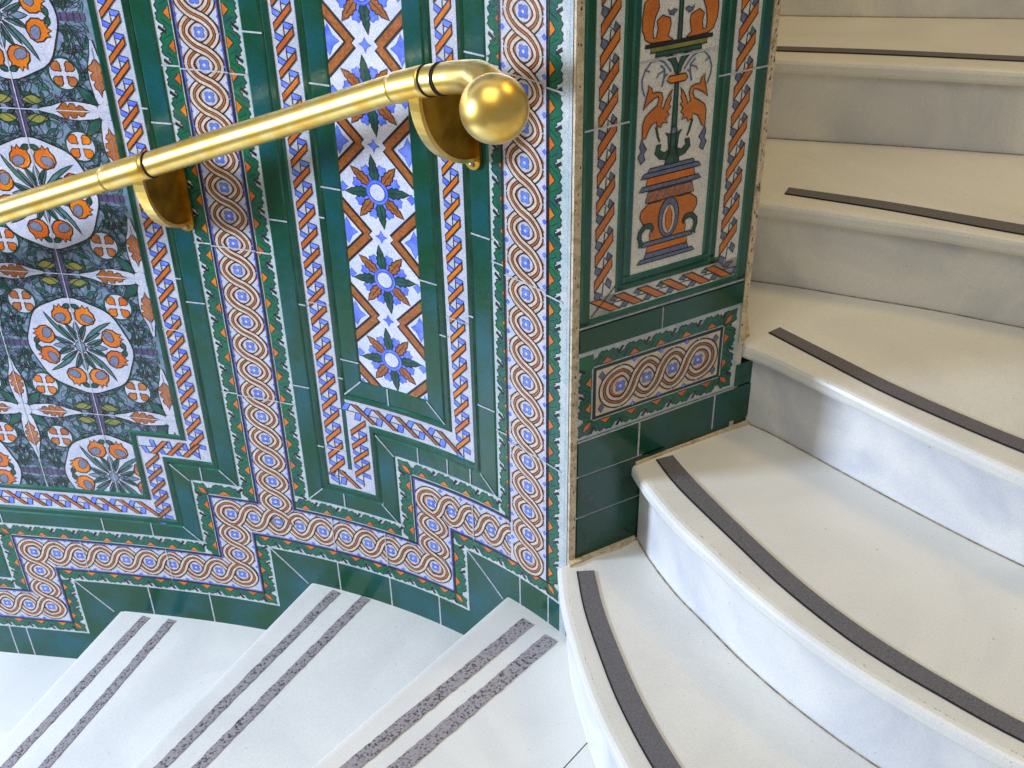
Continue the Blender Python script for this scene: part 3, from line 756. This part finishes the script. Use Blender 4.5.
# =================================================================== STEPS
def resample(pts, n):
    """Catmull-Rom through pts, n+1 even samples"""
    P_ = [np.array(p, float) for p in pts]; P_ = [2*P_[0]-P_[1]]+P_+[2*P_[-1]-P_[-2]]
    out = []
    for i in range(1, len(P_)-2):
        for k in range(24):
            t = k/24; a, b, c, d = P_[i-1:i+3]
            out.append(.5*((2*b)+(-a+c)*t+(2*a-5*b+4*c-d)*t*t+(-a+3*b-3*c+d)*t**3))
    out.append(P_[-2]); out = np.array(out)
    L = np.r_[0, np.cumsum(np.hypot(*np.diff(out, axis=0).T))]
    q = np.linspace(0, L[-1], n+1)
    return np.c_[np.interp(q, L, out[:, 0]), np.interp(q, L, out[:, 1])]
def normals(c):
    g = np.gradient(c, axis=0); g /= np.hypot(g[:, 0], g[:, 1])[:, None]
    return np.c_[-g[:, 1], g[:, 0]]          # left of travel
zE, LV = .19, .173
ZL = {'C': -.18, 'B': -.365, 'A': -.55, 'D': 0.0, 'E': zE, 'F': zE+LV, 'G': zE+2*LV, 'H': zE+3*LV, 'I': zE+4*LV, 'J': zE+5*LV, 'K': zE+6*LV}
NOSE = [(.014, 0), (.007, -.0008), (.0025, -.0035), (0, -.009), (0, -.021), (.0025, -.027), (.007, -.030), (.018, -.031)]
def slab(name, front, back, z, parent, side=1, th=.031):
    """marble slab: rounded nosing along front, flat top to back; side=+1 if the body lies left of travel"""
    N = len(front); nn = normals(front)*side
    rows = [[(*(front[i]+nn[i]*o), z+dz) for i in range(N)] for o, dz in NOSE]
    rows_top = [[(*back[i], z) for i in range(N)]]; rows_bot = [[(*back[i], z-th) for i in range(N)]]
    R_ = rows_top+rows+rows_bot
    v = [p for r in R_ for p in r]; f = []
    K = len(R_)
    for r in range(K):
        r2 = (r+1) % K
        for i in range(N-1):
            q = [r*N+i, r2*N+i, r2*N+i+1, r*N+i+1]
            f.append(q if side > 0 else q[::-1])
    f.append([r*N for r in range(K)][::-1]); f.append([r*N+N-1 for r in range(K)])
    o = link_mesh(name, v, f, [M['marble']], None, parent)
    for p in o.data.polygons:
        if len(p.vertices) == 4: p.use_smooth = False
    return o
def riser(name, front, z0, z1, parent, side=1, inset=.018, th=.02):
    N = len(front); nn = normals(front)*side
    A_ = front+nn*inset; B_ = front+nn*(inset+th)
    v = [(*A_[i], z0) for i in range(N)]+[(*A_[i], z1) for i in range(N)]+[(*B_[i], z1) for i in range(N)]+[(*B_[i], z0) for i in range(N)]
    f = []
    for r in range(4):
        r2 = (r+1) % 4
        for i in range(N-1):
            q = [r*N+i, r*N+i+1, r2*N+i+1, r2*N+i]; f.append(q if side < 0 else q[::-1])
    f.append([r*N for r in range(4)]); f.append([r*N+N-1 for r in range(4)][::-1])
    return link_mesh(name, v, f, [M['riser']], None, parent, False)
def ribbon(name, a, b, z0, z1, mat, parent):
    """flat strip between two plan polylines, with thickness"""
    N = len(a)
    v = [(*a[i], z0) for i in range(N)]+[(*a[i], z1) for i in range(N)]+[(*b[i], z1) for i in range(N)]+[(*b[i], z0) for i in range(N)]
    f = []
    for r in range(4):
        r2 = (r+1) % 4
        for i in range(N-1): f.append([r*N+i, r*N+i+1, r2*N+i+1, r2*N+i])
    f.append([r*N for r in range(4)]); f.append([r*N+N-1 for r in range(4)])
    return link_mesh(name, v, f, [mat], None, parent)

# plan curves of the nosings (right flight), from the wall outwards
EDGE = {
 'E': [(.076, 1.560), (.078, 1.475), (.090, 1.380), (.112, 1.262), (.141, 1.161), (.19, 1.03), (.27, .88), (.40, .70), (.60, .53), (.9, .38), (1.4, .22), (2.0, .12)],
 'F': [(.210, 1.632), (.229, 1.566), (.266, 1.475), (.306, 1.402), (.344, 1.332), (.388, 1.262), (.432, 1.201), (.484, 1.137), (.542, 1.076), (.65, .975), (.80, .86), (1.0, .74), (1.4, .58), (2.0, .44)],
 'G': [(.412, 1.752), (.455, 1.716), (.512, 1.650), (.582, 1.566), (.660, 1.474), (.763, 1.362), (.9, 1.235), (1.1, 1.09), (1.4, .94), (2.0, .77)],
 'H': [(.445, 1.984), (.540, 1.950), (.654, 1.901), (.775, 1.850), (.891, 1.792), (1.1, 1.69), (1.4, 1.58), (2.05, 1.42)],
 'I': [(.480, 2.300), (.620, 2.267), (.800, 2.226), (.999, 2.175), (1.4, 2.07), (2.05, 1.95)],
 'J': [(.515, 2.590), (.75, 2.560), (1.136, 2.515), (1.5, 2.46), (2.05, 2.38)],
 'K': [(.555, 2.90), (.85, 2.88), (1.3, 2.84), (2.05, 2.76)]}
order = 'DEFGHIJK'
steps_txt = {
 'E': ('lowest step of the rising flight, marble, its curved nosing starting at the wall corner', 'F'),
 'F': ('marble step with curved grip strip, nosing starting halfway along the foot of the tiled pier', 'G'),
 'G': ('marble step whose curved nosing begins at the far lower edge of the tiled pier', 'H'),
 'H': ('shaded marble step with slanting dark strip, beside the urn of the swan panel', 'I'),
 'I': ('shaded marble step at upper right with almost level thin dark grip strip', 'J'),
 'J': ('topmost marble step in sight, upper right corner, without a visible strip', 'K')}
C = {k: resample(v, 70) for k, v in EDGE.items()}
starts_back = {'E': (.236, 1.655), 'F': (.478, 1.790)}
STRIP = {
 'E': ([(.112, 1.546), (.119, 1.450), (.137, 1.345), (.160, 1.240), (.198, 1.122), (.25, 1.00), (.33, .865), (.46, .71)], [(.141, 1.548), (.151, 1.449), (.172, 1.340), (.199, 1.232), (.235, 1.128), (.284, 1.018), (.358, .885), (.482, .733)]),
 'F': ([(.257, 1.646), (.286, 1.563), (.358, 1.418), (.412, 1.314), (.477, 1.213), (.528, 1.150), (.573, 1.103), (.670, 1.010), (.82, .895), (1.02, .785)], [(.286, 1.657), (.322, 1.566), (.393, 1.417), (.455, 1.303), (.517, 1.214), (.565, 1.157), (.606, 1.113), (.690, 1.032), (.835, .922), (1.032, .812)]),
 'G': ([(.468, 1.792), (.550, 1.682), (.618, 1.592), (.702, 1.500), (.786, 1.416), (.90, 1.315), (1.1, 1.18), (1.4, 1.03)], [(.490, 1.808), (.572, 1.702), (.642, 1.612), (.722, 1.523), (.806, 1.440), (.92, 1.34), (1.115, 1.207), (1.412, 1.057)]),
 'H': ([(.523, 2.014), (.70, 1.930), (.901, 1.819), (1.1, 1.725), (1.3, 1.65)], [(.536, 2.040), (.712, 1.962), (.915, 1.856), (1.11, 1.762), (1.31, 1.687)]),
 'I': ([(.500, 2.346), (.75, 2.300), (1.022, 2.238), (1.35, 2.16)], [(.504, 2.374), (.757, 2.329), (1.030, 2.267), (1.36, 2.19)])}
for i, k in enumerate(order[1:-1]):
    nxt = order[i+2]; z = ZL[k]; prev = ZL[order[i]]
    root = empty('stair_step', (float(C[k][20][0]), float(C[k][20][1]), prev))
    tag(root, steps_txt[k][0], 'stair step', 'marble steps rising to the right')
    front = C[k]
    nb = C[nxt]+normals(C[nxt])*.045
    nb = nb.copy()
    slab('tread', front, nb, z, root)
    riser('riser', front, prev+.0005 if k != 'E' else .0005, z-.031, root)
    if nxt in 'FGHIJK':
        nn = normals(C[nxt]); ribbon('dirty_joint', C[nxt]+nn*.0150, C[nxt]+nn*.0178, z+.0002, z+.0012, M['dirt'], root)
    if k in STRIP:
        a = resample(STRIP[k][0], 40); b = resample(STRIP[k][1], 40)
        s_ = ribbon('grip_strip', a, b, z+.0003, z+.0022, M['tape'], root); tag(s_, 'dark grey adhesive grip strip')
        nn = normals(a)
        ribbon('strip_edge', a-nn*.0025, a-nn*.0002, z+.0003, z+.0024, M['tapeD'], s_)
    if k in 'FDE':
        rq = random.Random(ord(k)+4); nn = normals(front); v = []; f = []
        for q in range(150):
            i = rq.randrange(2, 60); p = front[i]+(front[i+1]-front[i])*rq.random(); o = .0136+rq.gauss(0, .0012)
            w0 = rq.uniform(.0006, .0028); tdir = (front[i+1]-front[i])/np.linalg.norm(front[i+1]-front[i])
            base = len(v)
            for aa in range(6):
                c_ = math.cos(PI/3*aa)*w0*rq.uniform(.6, 1.3); d_ = math.sin(PI/3*aa)*w0*.5*rq.uniform(.5, 1.3)
                pp = p+nn[i]*(max(o, .0142)+abs(d_)*(1 if d_ > 0 else .2))+tdir*c_; v.append((pp[0], pp[1], z+.00025))
            f.append(list(range(base, base+6)))
        tag(link_mesh('worn_edge', v, f, [M['dirt']], None, root), kind='stuff')
# landing above
prism('floor_upper', [tuple(p) for p in C['K'][::10]]+[(2.05, 3.3), (.62, 3.3)], ZL['J']+.001, ZL['K'], M['marble'])
tag(bpy.data.objects['floor_upper'], kind='structure')
# mortar line where the third step meets the pier
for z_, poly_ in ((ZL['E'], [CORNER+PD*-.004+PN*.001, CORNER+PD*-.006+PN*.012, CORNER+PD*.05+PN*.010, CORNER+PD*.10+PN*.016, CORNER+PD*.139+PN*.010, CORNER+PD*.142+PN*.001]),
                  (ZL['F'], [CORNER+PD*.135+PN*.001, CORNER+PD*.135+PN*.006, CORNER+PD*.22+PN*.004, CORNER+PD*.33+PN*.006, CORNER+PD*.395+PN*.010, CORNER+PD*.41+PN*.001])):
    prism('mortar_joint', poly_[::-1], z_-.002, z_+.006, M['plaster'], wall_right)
mv = prism('mortar_joint', [pe+PD*.001+side*.02, pe+PD*.018+side*.03, pe+PD*.020+side*.215, pe+PD*.001+side*.215], ZL['G'], ZL['G']+.003, M['plaster'], wall_right)

# ---- left flight: winders against the curved wall
def wall_pts(s0, s1, o=-.012, n=14): return [W(s, 0, o)[:2] for s in np.linspace(s0, s1, n)]
NLINE = {'D': ((-.026, 1.682), (-1.03, .470)), 'C': ((-.466, 1.930), (-1.235, .520)), 'B': ((-.970, 2.031), (-1.545, .545)), 'A': ((-1.500, 2.045), (-1.86, .62)), 'Z': ((-2.02, 1.87), (-2.15, .70))}
def s_at(p):
    d = np.hypot(CP[:, 0]-p[0], CP[:, 1]-p[1]); return float(SS[int(np.argmin(d))])
GRIP = {'D': (((.018, 1.611), (-.277, 1.290), .0135), ((.062, 1.567), (-.188, 1.294), .0150)),
        'C': (((-.405, 1.896), (-.673, 1.441), .0105), ((-.337, 1.875), (-.588, 1.460), .0110)),
        'B': (((-.895, 2.019), (-1.073, 1.593), .0105), ((-.829, 2.007), (-.992, 1.589), .0110))}
GW_ = {'D': (.012, .017), 'C': (.0095, .0110), 'B': (.0100, .0120)}
left_txt = {
 'D': 'highest white winder step of the descending flight, with two wide pitted grey grip lines',
 'C': 'middle of the three white winder steps with paired grey grip lines, below the curved wall',
 'B': 'lowest of the three white winder steps with paired grey grip lines, lower left',
 'A': 'plain white marble step at far left edge, lowest in sight, no grip lines seen'}
seq = ['Z', 'A', 'B', 'C', 'D']
joint_a, joint_b = (.125, 1.333), (-.55, .52)
for k, nx in (('D', None), ('C', 'D'), ('B', 'C'), ('A', 'B')):
    z = ZL[k]; a, b = map(np.array, NLINE[k])
    n = 24
    front = np.array([a+(b-a)*t for t in np.linspace(-.012, 1, n+1)])
    low = ZL.get(seq[seq.index(k)-1], -.735)
    root = empty('stair_step', (float(a[0]), float(a[1])-.3, low)); tag(root, left_txt[k], 'stair step', 'marble winder steps descending to the left')
    # travel goes from the wall inwards; the tread lies to the left when looking along travel
    sw = s_at(a)
    if nx:
        c, d = map(np.array, NLINE[nx]); dirn = np.array([(c-d)[1], -(c-d)[0]]); dirn /= np.linalg.norm(dirn)
        back = np.array([c+(d-c)*t for t in np.linspace(-.02, 1, n+1)])+dirn*.04
        wp_ = wall_pts(sw-.006, s_at(c)+.035, -.015)
        zz = [tuple(p) for p in front[1:]]
    else:
        ja, jb = np.array(joint_a), np.array(joint_b); back = np.array([ja+(jb-ja)*t for t in np.linspace(0, 1, n+1)])
        wp_ = wall_pts(sw-.006, -.001, -.004)+[(.14, 1.60), (.15, 1.40)]
    N = len(front); nn = normals(front)
    # rounded nosing rows + flat n-gon top
    rows = [[(*(front[i]+nn[i]*o), z+dz) for i in range(N)] for o, dz in NOSE]
    v = [p for r in rows for p in r]; f = []
    for r in range(len(rows)-1):
        for i in range(N-1): f.append([r*N+i, (r+1)*N+i, (r+1)*N+i+1, r*N+i+1])
    k0 = len(v); top = [tuple(p) for p in wp_]+[tuple(p) for p in (back if nx is None else back[1:])]
    v += [(p[0], p[1], z) for p in top]
    f.append(([k0+i for i in range(len(top))]+[i for i in range(N)][::-1])[::-1])
    k1 = len(v); v += [(p[0], p[1], z-.031) for p in top]
    last = (len(rows)-1)*N
    f.append([k1+i for i in range(len(top))]+[last+i for i in range(N)][::-1])
    for i in range(len(top)-1): f.append([k0+i, k0+i+1, k1+i+1, k1+i])
    link_mesh('tread', v, f, [M['marble']], None, root)
    riser('riser', front, low+.0005, z-.031, root)
    if k in GRIP:
        rq = random.Random(ord(k))
        for (p, q, w0) in GRIP[k]:
            p, q = np.array(p), np.array(q); e = p+(q-p)*2.3; nsg = 90
            base = np.array([p+(e-p)*t for t in np.linspace(-.006, 1, nsg)]); nb = normals(base)
            ja_ = np.array([rq.uniform(-1, 1) for _ in range(nsg)])*.0011; jb_ = np.array([rq.uniform(-1, 1) for _ in range(nsg)])*.0011
            g = ribbon('grip_line', base-nb*(w0+ja_)[:, None], base+nb*(w0+jb_)[:, None], z+.0002, z+.0016, M['grit'], root)
            tag(g, 'rough pitted grey anti-slip line')
# landing floor (upper level of the winders) in front of the right flight
ja, jb = np.array(joint_a), np.array(joint_b)
fl = prism('floor', [ja+(0.0016, -.0014), (.6, 1.50), (2.0, .9), (2.0, -.8), (-.9, -.8), jb+(.0016, -.0014)], -.031, 0, M['marble']); tag(fl, kind='structure')
jl = prism('mortar_joint', [ja+(-.0005, .0005), ja+(.002, -.0018), jb+(.002, -.0018), jb+(-.0005, .0005)], -.02, -.0006, M['tapeD'], fl)

fl2 = prism('floor_lower', [(-2.5, 2.3), (-2.5, .2), (-.4, .2), (-.2, 2.0), (-.9, 2.3)], -.775, -.735, M['marble']); tag(fl2, kind='structure')
# plain plastered walls out of the frame
wb = prism('wall_back', [(.5, 3.3), (2.15, 3.3), (2.15, 3.4), (.5, 3.4)], 1.0, 3.0, M['wall']); tag(wb, kind='structure')

# =================================================================== HANDRAIL
rail = empty('handrail', tuple(W(-.5, .96, .09)))
tag(rail, 'polished brass handrail with ball end on brackets across the tiled curved wall', 'handrail')
def tube(name, pts, rad, mat, parent, n=28, cap=True):
    P_ = [Vector(p) for p in pts]; v = []; f = []
    up = Vector((0, 0, 1)); 
    for i, p in enumerate(P_):
        t = (P_[min(i+1, len(P_)-1)]-P_[max(i-1, 0)]).normalized()
        x = t.cross(up).normalized(); y = x.cross(t).normalized(); up = y
        r = rad[i] if isinstance(rad, (list, tuple)) else rad
        for k in range(n):
            a = 2*PI*k/n; v.append(p+x*math.cos(a)*r+y*math.sin(a)*r)
    for i in range(len(P_)-1):
        for k in range(n):
            f.append([i*n+k, i*n+(k+1) % n, (i+1)*n+(k+1) % n, (i+1)*n+k])
    nf = len(f)
    if cap: f.append(list(range(n))[::-1]); f.append([(len(P_)-1)*n+k for k in range(n)])
    o = link_mesh(name, v, f, [mat], None, parent, True)
    for i in range(nf, len(f)): o.data.polygons[i].use_smooth = False
    return o
RP = [(-1.9, .475), (-1.45, .632), (-1.127, .744), (-.820, .848), (-.515, .955), (-.257, 1.050), (-.179, 1.075), (-.154, 1.081), (-.127, 1.088)]
def rz(s): return float(np.interp(s, [p[0] for p in RP], [p[1] for p in RP]))
def rail_pt(s, o=.12):
    return Vector(W(s, rz(s), o))
ss = list(np.linspace(-1.9, -.195, 60))
tube('rail_tube', [rail_pt(s) for s in ss], .0218, M['brass'], rail)
for s0, s1 in ((-.895, -.800), (-.262, -.188)):
    q = np.linspace(s0, s1, 12)
    rad = [.0222]+[.0236]*10+[.0222]
    tube('joint_sleeve', [rail_pt(s) for s in q], rad, M['brass'], rail)
for s in (-.797, -.186, -.158, -.153):
    tube('joint_ring', [rail_pt(s-.0012), rail_pt(s+.0012)], .0238, M['tapeD'], rail)
# elbow curling outwards to the ball
el = [rail_pt(-.20), rail_pt(-.179), Vector(W(-.154, 1.081, .12)), Vector(W(-.127, 1.088, .12)), Vector(W(-.098, 1.094, .121)), Vector(W(-.070, 1.099, .125)), Vector(W(-.043, 1.098, .131)), Vector(W(-.020, 1.094, .139)), Vector(W(-.004, 1.088, .147))]
tube('elbow', el, [.0224, .0224, .0225, .0228, .0234, .0245, .026, .0275, .029], M['brass'], rail)
def sphere(name, c, r, mat, parent, nu=40, nv=24, flat=1):
    v = []; f = []
    for j in range(nv+1):
        for i in range(nu):
            a = 2*PI*i/nu; b = PI*j/nv
            v.append((c[0]+r*math.sin(b)*math.cos(a), c[1]+r*math.sin(b)*math.sin(a), c[2]+r*math.cos(b)*flat))
    for j in range(nv):
        for i in range(nu): f.append([j*nu+i, (j+1)*nu+i, (j+1)*nu+(i+1) % nu, j*nu+(i+1) % nu])
    o = link_mesh(name, v, f, [mat], None, parent, True)
    return o
bc = W(.010, 1.080, .154)
sphere('ball_end', bc, .0465, M['brass'], rail)
def bracket(s, ztop):
    """quarter-round corbel standing out from the wall at arc position s"""
    n = 16; H, O = .142, .134
    c0 = Vector(W(s, 0, 0)); d = (Vector(W(s, 0, .1))-c0).normalized(); t = Vector((d.y, -d.x, 0)) * -1
    P3 = lambda o, dz, q: c0+d*o+t*q+Vector((0, 0, ztop+dz))
    prof = [(O*math.cos(a), -H*math.sin(a)) for a in [PI/2*i/n for i in range(n+1)]]
    # web
    v = []; f = []
    outl = [(0.002, 0)]+prof
    for q in (-.004, .004): v += [P3(o, dz, q) for o, dz in outl]
    m = len(outl); f = [list(range(m)), list(range(m, 2*m))[::-1]]+[[i, m+i, m+(i+1) % m, (i+1) % m] for i in range(m)]
    wb_ = link_mesh('bracket', v, f, [M['brassD']], None, rail)
    # rim band
    v = []; f = []
    for i, (o, dz) in enumerate(prof):
        a = PI/2*i/n; io, iz = (O-.006)*math.cos(a), -(H-.006)*math.sin(a)
        for q in (-.010, .010): v += [P3(o+.001, dz, q), P3(max(io, .001), iz, q)]
    for i in range(n):
        a = 4*i; b = a+4
        f += [[a, b, b+2, a+2], [a+1, a+3, b+3, b+1], [a, a+1, b+1, b], [a+2, b+2, b+3, a+3]]
    f += [[0, 2, 3, 1], [4*n, 4*n+1, 4*n+3, 4*n+2]]
    link_mesh('bracket_rim', v, f, [M['brass']], None, wb_)
    # wall plate with round lower end
    v = []; f = []
    ol = [(-.016, .0), (-.016, -.142)]+[(-.016*math.cos(a), -.142-.016*math.sin(a)) for a in [PI*i/10 for i in range(1, 10)]]+[(.016, -.142), (.016, 0)]
    for o in (.0046, .0105): v += [P3(o, dz, q) for q, dz in ol]
    m = len(ol); f = [list(range(m)), list(range(m, 2*m))[::-1]]+[[i, m+i, m+(i+1) % m, (i+1) % m] for i in range(m)]
    link_mesh('wall_plate', v, f, [M['brassD']], None, wb_)
    sphere('screw', P3(.0108, -.148, 0), .0050, M['screw'], wb_, 12, 8)
bracket(-.820, rz(-.820)-.012)
bracket(-.207, rz(-.207)-.012)

# =================================================================== CAMERA
f_, pitch, roll = 1148.7, math.radians(33.008), math.radians(-1.0856)
fw = Vector((0, math.cos(pitch), -math.sin(pitch))); rt = Vector((1, 0, 0)); up = rt.cross(fw)
rt2 = rt*math.cos(roll)+up*math.sin(roll); up2 = -rt*math.sin(roll)+up*math.cos(roll)
cam = bpy.data.objects.new('camera', bpy.data.cameras.new('camera')); col.objects.link(cam)
mtx = Matrix((rt2, up2, -fw)).transposed().to_4x4(); mtx.translation = Vector((0, 0, 1.6)); cam.matrix_world = mtx
cam.data.sensor_width = 36; cam.data.sensor_fit = 'HORIZONTAL'; cam.data.lens = f_/1024*36; cam.data.clip_start = .02
scn.camera = cam

# =================================================================== LIGHT
def area_light(name, loc, target, size, power, color, sy=None):
    l = bpy.data.lights.new(name, 'AREA'); l.energy = power; l.color = color; l.size = size
    if sy: l.shape = 'RECTANGLE'; l.size_y = sy
    o = bpy.data.objects.new(name, l); col.objects.link(o); o.location = loc
    o.rotation_euler = (Vector(target)-Vector(loc)).to_track_quat('-Z', 'Y').to_euler()
    return o
area_light('stair_window_light', (-3.3, 1.15, 1.35), (.3, 1.4, .2), .45, 158, (.64, .77, 1.0), .7)
area_light('upper_lamp_light', (1.5, 1.9, 3.3), (.8, 2.1, .6), .5, 15, (1.0, .70, .28))
area_light('ceiling_light', (-.5, .5, 3.2), (-.3, 1.6, .3), 1.6, 27, (1.0, .94, .84))
w = bpy.data.worlds.new('world'); scn.world = w; w.use_nodes = True
w.node_tree.nodes['Background'].inputs['Color'].default_value = (1.0, .93, .80, 1); w.node_tree.nodes['Background'].inputs['Strength'].default_value = .23
scn.view_settings.view_transform = 'Standard'; scn.view_settings.look = 'None'; scn.view_settings.gamma = 1; scn.view_settings.exposure = 0
